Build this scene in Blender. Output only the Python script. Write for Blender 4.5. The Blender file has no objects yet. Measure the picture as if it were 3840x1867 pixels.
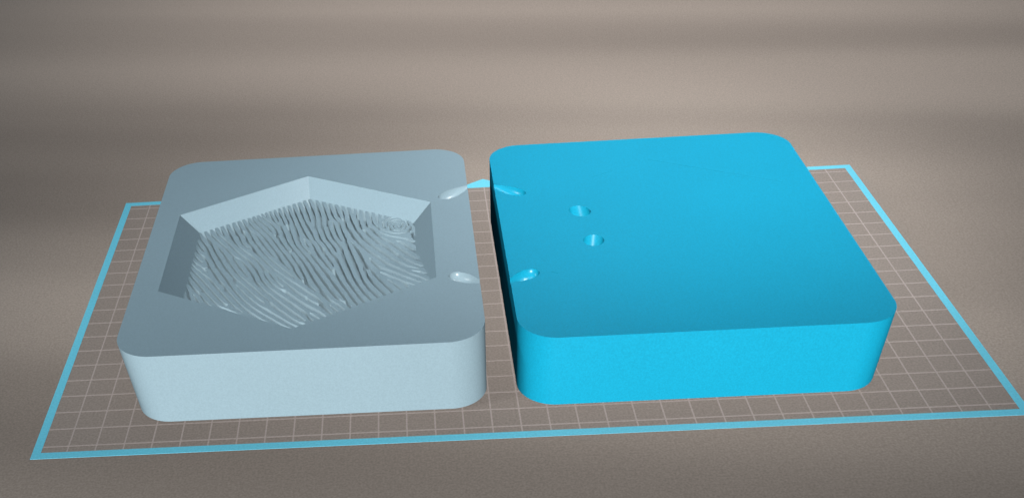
import bpy, bmesh, math, random
import numpy as np
from mathutils import Vector, Matrix

MM = 0.001
random.seed(7)
scene = bpy.context.scene
COL = scene.collection

# ------------------------------------------------------------------ camera
cam_data = bpy.data.cameras.new("camera")
cam = bpy.data.objects.new("camera", cam_data)
COL.objects.link(cam)
cam.location = (-18.712 * MM, -178.738 * MM, 101.513 * MM)
cam.rotation_euler = (0.69646, 0.04818, -0.00933)
cam_data.sensor_width = 36.0
cam_data.lens = 3501.24 / 3840 * 36.0
cam_data.shift_x = 444.05 / 3840
cam_data.shift_y = 1481.02 / 3840
cam_data.clip_start = 0.005
cam_data.clip_end = 50.0
scene.camera = cam

# ------------------------------------------------------------------ world and lamps
world = bpy.data.worlds.new("World")
scene.world = world
world.use_nodes = True
bg = world.node_tree.nodes["Background"]
bg.inputs[0].default_value = (0.35, 0.70, 1.0, 1)
bg.inputs[1].default_value = 0.09
scene.cycles.glossy_bounces = 0
scene.cycles.diffuse_bounces = 0      # the photographed view has direct light only

def lamp(name, kind, loc, target, power, color, **kw):
    d = bpy.data.lights.new(name, kind)
    d.energy = power
    d.color = color
    d.use_shadow = False          # the photographed view is lit without cast shadows
    for k, v in kw.items():
        setattr(d, k, v)
    o = bpy.data.objects.new(name, d)
    COL.objects.link(o)
    o.location = [c * MM for c in loc]
    o.rotation_euler = (Vector(target) - Vector(loc)).to_track_quat('-Z', 'Y').to_euler()
    return o

rad = math.radians
lamp("front_lamp", 'POINT', (-20, -900, 120), (0, 0, 0), 39.5, (1.0, 0.99, 0.97), shadow_soft_size=0.05)
lamp("back_fill", 'SPOT', (45, 205, 280), (40, 200, 0), 2.05, (1.0, 0.98, 0.98), shadow_soft_size=0.03, spot_size=rad(92), spot_blend=1.0, specular_factor=0.2)  # added fill, brightens the far ground and the back of the tops
lamp("overhead_fill", 'POINT', (-60, -40, 900), (0, 0, 0), 4.2, (1.0, 0.97, 0.95), shadow_soft_size=0.1)  # added overhead fill, lifts the left and near ground
lamp("side_fill", 'SPOT', (-330, -100, 210), (-50, 0, 10), 1.9, (0.96, 0.99, 1.0), shadow_soft_size=0.03, spot_size=rad(26), spot_blend=1.0, use_shadow=True)  # added fill, lights the grey top and leaves the pocket's left wall dark
lamp("right_fill", 'SPOT', (155, 35, 265), (42, 18, 14), 2.5, (0.97, 0.99, 1.0), shadow_soft_size=0.03, spot_size=rad(36), spot_blend=1.0)  # added fill, cone narrowed to the blue block's top

vs = scene.view_settings
vs.view_transform = 'Standard'
vs.look = 'None'
vs.exposure = 0.0
vs.gamma = 1.0
vs.use_curve_mapping = False

# ------------------------------------------------------------------ helpers
def link(name, mesh, mat=None, parent=None):
    o = bpy.data.objects.new(name, mesh)
    COL.objects.link(o)
    if mat is not None:
        mesh.materials.clear()
        mesh.materials.append(mat)
    if parent is not None:
        o.parent = parent
    return o

def empty(name, loc=(0, 0, 0)):
    o = bpy.data.objects.new(name, None)
    COL.objects.link(o)
    o.location = [c * MM for c in loc]
    o.empty_display_size = 0.01
    return o

def tag(o, label, cat, group=None):
    o["label"] = label
    o["category"] = cat
    if group:
        o["group"] = group

def mesh_of(name, verts, faces):
    m = bpy.data.meshes.new(name)
    m.from_pydata([tuple(c * MM for c in v) for v in verts], [], faces)
    m.update()
    return m

def box_mesh(name, x0, x1, y0, y1, z0, z1):
    v = [(x0, y0, z0), (x1, y0, z0), (x1, y1, z0), (x0, y1, z0), (x0, y0, z1), (x1, y0, z1), (x1, y1, z1), (x0, y1, z1)]
    f = [(3, 2, 1, 0), (4, 5, 6, 7), (0, 1, 5, 4), (1, 2, 6, 5), (2, 3, 7, 6), (3, 0, 4, 7)]
    return mesh_of(name, v, f)

def prism(name, poly, z0, z1, poly_top=None):
    n = len(poly)
    pt = poly_top or poly
    v = [(x, y, z0) for x, y in poly] + [(x, y, z1) for x, y in pt]
    f = [tuple(range(n))[::-1], tuple(range(n, 2 * n))]
    f += [(i, (i + 1) % n, n + (i + 1) % n, n + i) for i in range(n)]
    return mesh_of(name, v, f)

def sharpen(mesh, deg=28):
    b = bmesh.new()
    b.from_mesh(mesh)
    for f in b.faces:
        f.smooth = True
    for e in b.edges:
        e.smooth = not (len(e.link_faces) != 2 or e.calc_face_angle(0) > math.radians(deg))
    b.to_mesh(mesh)
    b.free()

def material(name, color, rough, spec=0.5, grain=0.06, grain_mm=0.33, mottle=0.05, mottle_mm=25.0, bump=0.0, streak=1.0, streak_seed=0.0):
    m = bpy.data.materials.new(name)
    m.use_nodes = True
    nt = m.node_tree
    N, L = nt.nodes, nt.links
    p = N["Principled BSDF"]
    p.inputs["Roughness"].default_value = rough
    p.inputs["Specular IOR Level"].default_value = spec
    geo = N.new("ShaderNodeNewGeometry")
    def noise(size_mm, detail):
        t = N.new("ShaderNodeTexNoise")
        t.inputs["Scale"].default_value = 1.0 / (size_mm * MM)
        t.inputs["Detail"].default_value = detail
        L.new(geo.outputs["Position"], t.inputs["Vector"])
        return t
    a, b = noise(grain_mm, 1.0), noise(mottle_mm, 2.0)
    if streak != 1.0:                                   # screen banding, dark and light, put into the colour as streaks along the backdrop
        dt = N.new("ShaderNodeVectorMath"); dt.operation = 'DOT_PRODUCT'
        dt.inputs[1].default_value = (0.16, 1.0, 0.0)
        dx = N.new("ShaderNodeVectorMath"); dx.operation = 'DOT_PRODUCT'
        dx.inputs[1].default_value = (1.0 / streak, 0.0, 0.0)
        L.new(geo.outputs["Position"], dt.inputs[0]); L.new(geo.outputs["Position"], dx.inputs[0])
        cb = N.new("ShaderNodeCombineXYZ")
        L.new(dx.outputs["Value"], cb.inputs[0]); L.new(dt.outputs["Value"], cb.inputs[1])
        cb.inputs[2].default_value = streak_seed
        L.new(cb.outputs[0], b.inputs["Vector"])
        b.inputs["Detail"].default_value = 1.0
    def rng(t, amp):
        r = N.new("ShaderNodeMapRange")
        r.inputs[1].default_value, r.inputs[2].default_value = 0.25, 0.75
        r.inputs[3].default_value, r.inputs[4].default_value = 1 - amp, 1 + amp
        L.new(t.outputs[0], r.inputs[0])
        return r
    ra, rb = rng(a, grain), rng(b, mottle)
    mu = N.new("ShaderNodeMath"); mu.operation = 'MULTIPLY'
    L.new(ra.outputs[0], mu.inputs[0]); L.new(rb.outputs[0], mu.inputs[1])
    sc = N.new("ShaderNodeVectorMath"); sc.operation = 'SCALE'
    sc.inputs[0].default_value = color
    L.new(mu.outputs[0], sc.inputs["Scale"])
    L.new(sc.outputs[0], p.inputs["Base Color"])
    if bump:
        bp = N.new("ShaderNodeBump")
        bp.inputs["Strength"].default_value = bump
        bp.inputs["Distance"].default_value = 0.0001
        L.new(a.outputs[0], bp.inputs["Height"])
        L.new(bp.outputs[0], p.inputs["Normal"])
    return m

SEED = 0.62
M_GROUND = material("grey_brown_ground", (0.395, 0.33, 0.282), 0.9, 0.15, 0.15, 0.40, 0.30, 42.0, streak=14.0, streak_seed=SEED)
M_PLATE = material("grey_brown_plate", (0.335, 0.284, 0.25), 0.9, 0.15, 0.14, 0.40, 0.07, 40.0)
M_LINE = material("pale_grid_line", (0.49, 0.415, 0.385), 0.9, 0.1, 0.12, 0.5, 0.05)
M_FRAME = material("light_cyan_frame", (0.18, 0.70, 0.90), 0.8, 0.1, 0.07, 0.4, 0.04)
M_GREY = material("pale_blue_grey_resin", (0.312, 0.438, 0.503), 0.30, 0.5, 0.06, 0.27, 0.02)
M_BLUE = material("bright_cyan_blue_resin", (0.009, 0.405, 0.63), 0.30, 0.5, 0.09, 0.27, 0.03)
M_RELIEF = material("matte_blue_grey_relief", (0.312, 0.438, 0.503), 0.6, 0.15, 0.06, 0.27, 0.02)
M_SEAM = material("deep_blue_seam", (0.005, 0.30, 0.47), 0.6, 0.3, 0.1, 0.5, 0.05)

# ------------------------------------------------------------------ ground
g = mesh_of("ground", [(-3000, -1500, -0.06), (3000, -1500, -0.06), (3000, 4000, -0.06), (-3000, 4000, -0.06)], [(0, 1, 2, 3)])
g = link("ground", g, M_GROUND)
g["kind"] = "structure"

# ------------------------------------------------------------------ build plate: panel, frame, marker, grid
IX, IY, OX, OY = 84.64, 46.65, 86.2, 48.3
plate = empty("build_plate")
tag(plate, "flat build plate with pale grid lines inside a light cyan frame", "build plate")
link("plate_panel", box_mesh("plate_panel", -IX, IX, -IY, IY, -0.058, -0.02), M_PLATE, plate)
ZF0, ZF1 = -0.058, 0.0
def mitre(name, pts):
    return link(name, prism(name, pts, ZF0, ZF1), M_FRAME, plate)
mitre("frame_bar", [(-OX, -OY), (OX, -OY), (IX, -IY), (-IX, -IY)])
mitre("frame_bar", [(OX, -OY), (OX, OY), (IX, IY), (IX, -IY)])
mitre("frame_bar", [(OX, OY), (-OX, OY), (-IX, IY), (IX, IY)])
mitre("frame_bar", [(-OX, OY), (-OX, -OY), (-IX, -IY), (-IX, IY)])
mitre("direction_marker", [(4.0, OY), (0.3, OY + 2.55), (0, OY + 2.7), (-0.3, OY + 2.55), (-4.2, OY)])
LW = 0.14
vline = box_mesh("grid_line", -LW, LW, -IY, IY, -0.021, -0.010)
hline = box_mesh("grid_line", -IX, IX, -LW, LW, -0.021, -0.006)
vline.materials.append(M_LINE); hline.materials.append(M_LINE)
for i in range(-16, 17):
    o = link("grid_line", vline, None, plate); o.location = (i * 5 * MM, 0, 0)
for j in range(-9, 10):
    o = link("grid_line", hline, None, plate); o.location = (0, j * 5 * MM, 0)

# ------------------------------------------------------------------ mould blocks
BW, BD, BH, RAD = 31.99, 37.85, 13.405, 6.7     # half width, half depth, height, corner radius
def rounded_poly():
    pts = []
    for cx, cy, a0 in ((BW - RAD, BD - RAD, 0), (-BW + RAD, BD - RAD, 90), (-BW + RAD, -BD + RAD, 180), (BW - RAD, -BD + RAD, 270)):
        for k in range(17):
            a = math.radians(a0 + k * 90 / 16)
            pts.append((cx + RAD * math.cos(a), cy + RAD * math.sin(a)))
    return pts

# hexagonal pocket (circumradius at the top face, draft, floor height)
HEX_C = (-1.45, -1.70)
FLOOR, RTOP = 9.1, 10.45
SLOPE = 1.21
AP_TOP = 25.65
def hexagon(ap, mirror=1):
    R = ap / math.cos(math.pi / 6)
    return [(mirror * HEX_C[0] + R * math.cos(math.radians(30 + 60 * k)), HEX_C[1] + R * math.sin(math.radians(30 + 60 * k))) for k in range(6)]
def ap_at(z):
    return AP_TOP - (BH - z) * SLOPE

def lathe(name, profile, start, direction, seg=28):
    """closed solid of revolution: profile = [(distance along axis, radius)], all mm"""
    d = Vector(direction).normalized()
    rot = d.to_track_quat('Z', 'Y').to_matrix()
    v, f = [], []
    for s, r in profile:
        for k in range(seg):
            a = 2 * math.pi * k / seg
            v.append(tuple(Vector(start) + rot @ Vector((r * math.cos(a), r * math.sin(a), s))))
    n = len(profile)
    for i in range(n - 1):
        for k in range(seg):
            f.append((i * seg + k, i * seg + (k + 1) % seg, (i + 1) * seg + (k + 1) % seg, (i + 1) * seg + k))
    f.append(tuple(range(seg))[::-1])
    f.append(tuple(range((n - 1) * seg, n * seg)))
    return mesh_of(name, v, f)

def pour_cutter(sx, ysign):
    """tapered channel: narrow at the block's inner side, wide rounded end on the top face. sx=+1: opens on +x side"""
    edge = Vector((sx * BW, ysign * 19.0, BH + 0.12))
    tip = Vector((sx * (BW - (5.9 if ysign > 0 else 5.3)), 14.4 if ysign > 0 else -15.7, BH - 0.05))
    d = (tip - edge).normalized()
    Ln = (tip - edge).length / 7.7
    start = edge - d * 1.5
    prof = [(0, 0.40)] + [(1.5 + a * Ln, r) for a, r in ((0, 0.66), (1, 0.92), (2, 1.22), (3, 1.45), (4, 1.60), (5, 1.64), (6, 1.55), (6.7, 1.35), (7.2, 1.05), (7.55, 0.65), (7.7, 0.2))]
    return lathe("cut", prof, start, d)

def dimple_cutter(x, y, ang, tilt, r, lift):
    a, t = math.radians(ang), math.radians(tilt)
    d = Vector((math.cos(a) * math.cos(t), math.sin(a) * math.cos(t), -math.sin(t)))
    start = Vector((x, y, BH + lift)) - d * 6
    return lathe("cut", [(0, r), (10.0, r), (10.6, r * 0.8)], start, d, 48)

def cut_block(mat, cutters):
    """rounded block minus cutters -> list of (cutter index or -1, mesh)"""
    mats = [bpy.data.materials.new("slot") for _ in range(len(cutters) + 1)]
    m = prism("block", rounded_poly(), 0, BH)
    m.materials.append(mats[0])
    ob = bpy.data.objects.new("tmp", m); COL.objects.link(ob)
    tmp = [ob]
    for i, c in enumerate(cutters):
        c.materials.append(mats[i + 1])
        bmx = bmesh.new(); bmx.from_mesh(c); bmesh.ops.recalc_face_normals(bmx, faces=bmx.faces); bmx.to_mesh(c); bmx.free()
        co = bpy.data.objects.new("tmp", c); COL.objects.link(co); tmp.append(co)
        md = ob.modifiers.new("b", 'BOOLEAN')
        md.operation = 'DIFFERENCE'; md.solver = 'EXACT'; md.object = co; md.material_mode = 'TRANSFER'
    dg = bpy.context.evaluated_depsgraph_get(); dg.update()
    res = bpy.data.meshes.new_from_object(ob.evaluated_get(dg), depsgraph=dg)
    sharpen(res)
    names = [mm.name if mm else None for mm in res.materials]
    out = []
    for i, mm in enumerate(mats):
        idx = [k for k, n in enumerate(names) if n == mm.name]
        bb = bmesh.new(); bb.from_mesh(res)
        bmesh.ops.delete(bb, geom=[f for f in bb.faces if f.material_index not in idx], context='FACES')
        for f in bb.faces:
            f.material_index = 0
        part = bpy.data.meshes.new("part"); bb.to_mesh(part); bb.free()
        part.materials.clear(); part.materials.append(mat)
        out.append(part)
    for t in tmp:
        bpy.data.objects.remove(t)
    for mm in mats:
        bpy.data.materials.remove(mm)
    return out

# ---- grey half with the fingerprint pocket
grey = empty("mould_half", (-37.84, -1.50, 0))
tag(grey, "pale grey mould half with fingerprint ridges in a hexagonal pocket", "mould")
hex_lo = hexagon(ap_at(FLOOR)); hex_hi = hexagon(ap_at(BH + 1.0))
parts = cut_block(M_GREY, [prism("cut", hex_lo, FLOOR, BH + 1.0, hex_hi), pour_cutter(1, 1), pour_cutter(1, -1)])
link("block", parts[0], None, grey)
pk = bmesh.new(); pk.from_mesh(parts[1]); pk.faces.ensure_lookup_table()
pocket_faces = [(f.normal.copy(), [v.co.copy() for v in f.verts]) for f in pk.faces]
pk.free()
floor_obj = None
for nrm, vs_ in pocket_faces:
    mm = bpy.data.meshes.new("pocket")
    mm.from_pydata([tuple(v) for v in vs_], [], [tuple(range(len(vs_)))])
    if nrm.z > 0.99:
        floor_obj = link("pocket_floor", mm, M_GREY, grey)
    else:
        link("pocket_wall", mm, M_GREY, grey)
for p in parts[2:]:
    link("pour_channel", p, None, grey)

# ---- fingerprint: oriented Gabor growth, thresholded, each ridge an extruded solid
GUIDES = [
[(-23.3,-11.8),(-22.0,-15.0),(-20.6,-17.6),(-17.8,-21.2)],
[(-23.2,-6.1),(-21.6,-9.4),(-19.2,-13.7),(-16.1,-18.0),(-13.2,-20.6),(-8.8,-23.9)],
[(-23.4,-1.3),(-20.1,-6.4),(-16.8,-11.4),(-13.6,-16.7),(-10.0,-20.9),(-6.4,-24.1)],
[(-23.2,6.0),(-19.4,-0.6),(-15.4,-6.9),(-12.4,-12.9),(-9.3,-17.1),(-6.4,-21.3),(-2.5,-25.8),(1.5,-29.3)],
[(-22.2,11.2),(-18.4,3.3),(-14.3,-4.3),(-11.0,-10.4),(-7.9,-15.3),(-4.7,-19.5),(-1.6,-24.5),(1.4,-28.0)],
[(-18.8,13.3),(-15.3,5.8),(-11.8,-1.3),(-9.1,-7.0),(-6.0,-11.9),(-1.7,-17.3),(1.9,-23.0),(4.6,-26.5)],
[(-15.6,15.0),(-12.3,7.8),(-9.8,1.8),(-7.8,-2.8),(-5.0,-7.9),(-1.2,-12.4),(2.7,-16.8),(6.0,-21.2),(8.9,-24.1)],
[(-11.4,18.0),(-8.3,11.5),(-5.5,4.2),(-3.8,-1.0),(-1.5,-7.2),(1.0,-13.1),(3.3,-17.3),(5.8,-22.4)],
[(-7.6,19.8),(-4.5,11.1),(-1.6,1.0),(1.0,-7.4),(3.9,-14.4),(7.2,-20.4),(9.6,-24.6)],
[(-2.2,23.0),(0.3,13.6),(2.4,5.1),(4.3,-2.9),(7.0,-11.7),(9.5,-18.4),(12.2,-23.9)],
[(0.2,23.4),(2.9,14.5),(5.5,4.8),(7.7,-3.3),(10.0,-11.4),(12.1,-17.4),(14.7,-22.7)],
[(4.2,21.0),(6.2,11.8),(8.4,3.3),(9.9,-3.5),(12.1,-10.1),(14.7,-15.9),(17.3,-20.6)],
[(7.2,19.4),(7.6,11.6),(8.9,5.6),(11.2,1.3),(15.3,-3.0),(18.8,-7.6),(21.9,-11.0),(24.7,-15.4)],
[(9.6,-1.8),(12.6,-7.0),(15.8,-10.5),(19.2,-13.8),(22.0,-17.1)],
[(9.6,17.8),(10.1,10.7),(11.4,4.7),(14.0,1.6),(17.6,-1.0),(20.7,-6.2),(23.0,-10.6),(24.7,-13.9)],
[(11.6,16.7),(12.3,9.9),(13.7,5.6),(16.2,3.4),(19.0,0.5),(21.6,-4.7),(23.6,-9.7)],
[(12.5,18.5),(13.1,15.0),(13.3,10.4),(14.8,7.0),(17.6,5.1),(19.3,3.3),(20.9,-0.2),(22.6,-5.3),(24.4,-9.2)],
[(13.7,16.4),(16.0,16.5),(18.6,14.7),(20.3,9.6),(20.6,4.3),(22.3,0.2),(24.0,-4.9)],
]
WHORL = (16.8, 9.7)
for rr in (0.7, 1.5, 2.4, 3.1):
    GUIDES.append([(WHORL[0] + rr * math.cos(t), WHORL[1] + rr * 1.15 * math.sin(t)) for t in np.linspace(0, 2 * math.pi, 17)])

CORNER = (HEX_C[0] + AP_TOP / math.cos(math.pi / 6) * math.cos(-math.pi / 6), HEX_C[1] - AP_TOP / math.cos(math.pi / 6) * 0.5)
def rise(x, y):
    """the relief climbs towards the pocket's front right corner"""
    d = np.hypot((x - CORNER[0]) * 1.25, y - CORNER[1])
    return 2.3 * np.clip(1 - d / 17.0, 0, 1) ** 1.1

def fingerprint():
    step = 0.14
    n = 400
    half = n * step / 2
    ax = (np.arange(n) + 0.5) * step - half
    X, Y = np.meshgrid(ax + HEX_C[0], ax + HEX_C[1])     # row = y
    pts, ang, wt = [], [], []
    for gl in GUIDES:
        for (x0, y0), (x1, y1) in zip(gl[:-1], gl[1:]):
            L = math.hypot(x1 - x0, y1 - y0)
            if L < 1e-6:
                continue
            k = max(1, int(L / 0.8))
            for i in range(k):
                t = (i + 0.5) / k
                pts.append((x0 + (x1 - x0) * t, y0 + (y1 - y0) * t))
                ang.append(2 * math.atan2(y1 - y0, x1 - x0)); wt.append(L / k)
    c2 = np.zeros((n, n)); s2 = np.zeros((n, n))
    for (px, py), a, w in zip(pts, ang, wt):
        d2 = (X - px) ** 2 + (Y - py) ** 2
        k = w * (np.exp(-d2 / (2 * 0.9 ** 2)) + 0.02 / (1 + d2 / 4))
        c2 += k * math.cos(a); s2 += k * math.sin(a)
    th = 0.5 * np.arctan2(s2, c2)
    rng = np.random.default_rng(11)
    def smooth_noise(sig):
        F = np.fft.fftfreq(n, step)
        g = np.exp(-2 * (math.pi * sig) ** 2 * (F[:, None] ** 2 + F[None] ** 2))
        z = np.fft.ifft2(np.fft.fft2(rng.standard_normal((n, n))) * g).real
        return z / z.std()
    dw = np.hypot(X - WHORL[0], Y - WHORL[1])
    th = th + (0.06 + 0.26 * np.exp(-dw ** 2 / (2 * 3.0 ** 2))) * smooth_noise(1.4)
    dl = np.hypot(X - 17, Y + 3)
    lam = 1.22 + 0.55 * np.exp(-dl ** 2 / (2 * 6.5 ** 2)) + 0.35 * np.exp(-(((X - 1) ** 2 + (Y + 18) ** 2) / (2 * 6.0 ** 2))) - 0.55 * np.exp(-dw ** 2 / (2 * 2.6 ** 2)) + 0.06 * smooth_noise(3.0)
    lams = [0.8, 1.0, 1.2, 1.4, 1.7]
    li = np.argmin(np.abs(lam[..., None] - np.array(lams)), -1)
    NT = 24
    ti = np.round((th % math.pi) / math.pi * NT).astype(int) % NT
    F = np.fft.fftfreq(n, step)
    FX, FY = np.meshgrid(F, F)
    kern = {}
    for a in range(NT):
        t = a * math.pi / NT
        u = FX * -math.sin(t) + FY * math.cos(t)         # across the ridge
        w = FX * math.cos(t) + FY * math.sin(t)
        for b, l in enumerate(lams):
            sp, sa = 0.26 / l, 0.17 / l
            kern[a, b] = (np.exp(-((np.abs(u) - 1 / l) ** 2) / (2 * sp ** 2)) * np.exp(-w ** 2 / (2 * sa ** 2)))
    masks = {k: ((ti == k[0]) & (li == k[1])) for k in kern}
    z = rng.standard_normal((n, n))
    for it in range(9):
        Z = np.fft.fft2(z)
        out = np.zeros((n, n))
        for k, K in kern.items():
            mk = masks[k]
            if mk.any():
                out[mk] = np.fft.ifft2(Z * K).real[mk]
        z = np.tanh(2.2 * out / (out.std() + 1e-9))
    gs = np.exp(-2 * (math.pi * 0.10) ** 2 * (FX ** 2 + FY ** 2))
    z = np.fft.ifft2(np.fft.fft2(z) * gs).real
    z = z + 0.12 * smooth_noise(0.26) + 0.06 * smooth_noise(1.2) - 1.3 * np.clip(smooth_noise(0.36) - 1.95, 0, None)
    # keep inside the pocket at ridge-top level (ends run a little into the drafted walls)
    R = ap_at(RTOP + rise(X, Y)) + 0.35
    dist = np.full((n, n), -1e9)
    for k in range(6):
        a = math.radians(60 * k)
        dist = np.maximum(dist, (X - HEX_C[0]) * math.cos(a) + (Y - HEX_C[1]) * math.sin(a) - R)
    edge = np.full((n, n), -1e9)                       # ridges open out towards the back and left walls
    for k in (1, 2, 3):
        a = math.radians(60 * k)
        edge = np.maximum(edge, (X - HEX_C[0]) * math.cos(a) + (Y - HEX_C[1]) * math.sin(a) - R)
    z = z + 0.48 - 0.28 * np.exp(-dl ** 2 / (2 * 7.0 ** 2)) - 0.25 * np.exp(-((X - 0) ** 2 + (Y + 17) ** 2) / (2 * 7.0 ** 2)) - 0.25 * np.exp(-dw ** 2 / (2 * 3.0 ** 2)) - 0.45 * np.exp(edge / 2.2)
    z = np.minimum(z, -dist * 3)
    z[0] = z[-1] = -1; z[:, 0] = z[:, -1] = -1
    return ax + HEX_C[0], ax + HEX_C[1], z

def contours(xs, ys, z):
    """marching squares, solid on the left of each directed segment"""
    n = z.shape[0]
    ins = z > 0
    nxt = {}
    pos = {}
    def pt(key):
        if key not in pos:
            i, j, d = key
            a = z[j, i]
            b = z[j, i + 1] if d == 0 else z[j + 1, i]
            t = a / (a - b)
            t = min(max(t, 0.03), 0.97)
            pos[key] = (xs[i] + (xs[i + 1] - xs[i]) * t, ys[j]) if d == 0 else (xs[i], ys[j] + (ys[j + 1] - ys[j]) * t)
        return key
    mixed = ins[:-1, :-1].astype(int) + ins[1:, :-1] + ins[:-1, 1:] + ins[1:, 1:]
    for j, i in zip(*np.nonzero((mixed > 0) & (mixed < 4))):
        i, j = int(i), int(j)
        c = (ins[j, i], ins[j, i + 1], ins[j + 1, i + 1], ins[j + 1, i])      # ccw corners
        e = ((i, j, 0), (i + 1, j, 1), (i, j + 1, 0), (i, j, 1))              # edges between corner k and k+1
        # walking ccw round the cell: leaving solid at edge (in->out) , entering (out->in)
        outs = [k for k in range(4) if c[k] and not c[(k + 1) % 4]]
        inn = [k for k in range(4) if not c[k] and c[(k + 1) % 4]]
        for k in outs:
            # the solid run that ends at edge k started at the previous entering edge
            m = max(inn, key=lambda q: -((k - q) % 4))
            nxt[pt(e[k])] = pt(e[m])
    loops = []
    while nxt:
        s, cur = nxt.popitem()
        lp = [pos[s]]
        while cur != s:
            lp.append(pos[cur])
            cur = nxt.pop(cur)
        loops.append(lp)
    return loops

def simplify(lp, eps=0.035):
    P = np.array(lp)
    if len(P) < 8:
        return lp
    k = int(np.argmax(((P - P[0]) ** 2).sum(1)))
    def dp(a):
        if len(a) < 3:
            return [tuple(a[0])]
        d = a[-1] - a[0]
        L = np.hypot(*d) + 1e-12
        dist = np.abs(d[0] * (a[:, 1] - a[0, 1]) - d[1] * (a[:, 0] - a[0, 0])) / L
        m = int(np.argmax(dist))
        if dist[m] < eps:
            return [tuple(a[0])]
        return dp(a[:m + 1]) + dp(a[m:])
    return dp(P[:k + 1]) + dp(np.vstack([P[k:], P[:1]]))

def area(lp):
    P = np.array(lp); Q = np.roll(P, -1, 0)
    return 0.5 * float((P[:, 0] * Q[:, 1] - Q[:, 0] * P[:, 1]).sum())

def inside(p, lp):
    x, y = p
    r = False
    for (x0, y0), (x1, y1) in zip(lp, lp[1:] + lp[:1]):
        if (y0 > y) != (y1 > y) and x < (x1 - x0) * (y - y0) / (y1 - y0) + x0:
            r = not r
    return r

xs, ys, zf = fingerprint()
loops = [simplify(l) for l in contours(xs, ys, zf)]
loops = [(area(l), l) for l in loops if len(l) >= 4]
sgn = 1 if max(loops, key=lambda t: abs(t[0]))[0] > 0 else -1
outer = sorted([(abs(a), l, []) for a, l in loops if a * sgn > 0 and abs(a) > 0.12], key=lambda t: t[0])
for a, l in loops:
    if a * sgn < 0 and abs(a) > 0.05:
        for o in outer:
            if o[0] > abs(a) and inside(l[0], o[1]):
                o[2].append(l); break
outer = outer[::-1][:290]
dg = bpy.context.evaluated_depsgraph_get()
HR = (RTOP - FLOOR) / 2
for a, l, holes in outer:
    cu = bpy.data.curves.new("ridge", 'CURVE')
    cu.dimensions = '2D'; cu.fill_mode = 'BOTH'; cu.extrude = (HR + 0.02) * MM
    for lp in [l] + holes:
        s = cu.splines.new('POLY'); s.points.add(len(lp) - 1); s.use_cyclic_u = True
        for p, (x, y) in zip(s.points, lp):
            p.co = (x * MM, y * MM, 0, 1)
    tmp = bpy.data.objects.new("tmp", cu)
    mesh = bpy.data.meshes.new_from_object(tmp)
    bpy.data.objects.remove(tmp); bpy.data.curves.remove(cu)
    bb = bmesh.new(); bb.from_mesh(mesh)
    bmesh.ops.remove_doubles(bb, verts=bb.verts, dist=1e-6)
    bmesh.ops.recalc_face_normals(bb, faces=bb.faces)
    bb.to_mesh(mesh); bb.free()
    for v in mesh.vertices:
        if v.co.z > 0:
            v.co.z += float(rise(v.co.x / MM, v.co.y / MM)) * MM
    sharpen(mesh, 22)
    r = link("ridge", mesh, M_RELIEF, floor_obj)
    r.location = (0, 0, (FLOOR + HR) * MM)
print("ridges:", len(outer), "tris:", sum(len(o.data.polygons) for o in bpy.data.objects if o.name.startswith("ridge")))

# ---- blue half
blue = empty("mould_half", (31.60, -1.69, 0))
tag(blue, "bright cyan blue mould half with a flat top and two small dimples", "mould")
bx, by = 31.60, -1.69
parts = cut_block(M_BLUE, [pour_cutter(-1, 1), pour_cutter(-1, -1),
                           dimple_cutter(15.5 - bx, 4.5 - by, -62, 60, 2.0, 0.0),
                           dimple_cutter(16.5 - bx, -7.4 - by, -106, 66, 1.95, 0.0)])
link("block", parts[0], None, blue)
for p in parts[1:3]:
    link("pour_channel", p, None, blue)
for p in parts[3:]:
    link("dimple", p, None, blue)

def seam(p, q_, w=0.10):
    p, q_ = Vector((p[0] - bx, p[1] - by, 0)), Vector((q_[0] - bx, q_[1] - by, 0))
    d = q_ - p
    m = box_mesh("seam_line", 0, d.length, -w / 2, w / 2, BH - 0.05, BH + 0.006)
    o = link("seam_line", m, M_SEAM, blue)
    o.location = p * MM
    o.rotation_euler = (0, 0, math.atan2(d.y, d.x))
seam((32.8, 25.6), (57.2, 12.2), 0.09)
seam((19.9, 18.8), (24.5, 21.3), 0.06)
seam((7.2, -18.1), (8.4, -18.75), 0.14)

# the blocks stand very slightly out of plumb
done = set()
for o in list(bpy.data.objects):
    if o.type == 'MESH' and o.name.split('.')[0] in ("block", "pour_channel", "dimple", "pocket_floor", "pocket_wall", "ridge") and o.data.name not in done:
        done.add(o.data.name)
        for v in o.data.vertices:
            dz = BH * MM - (v.co.z + o.location.z)
            v.co.x += 0.0504 * dz
            v.co.y += 0.0057 * dz
        o.data.update()
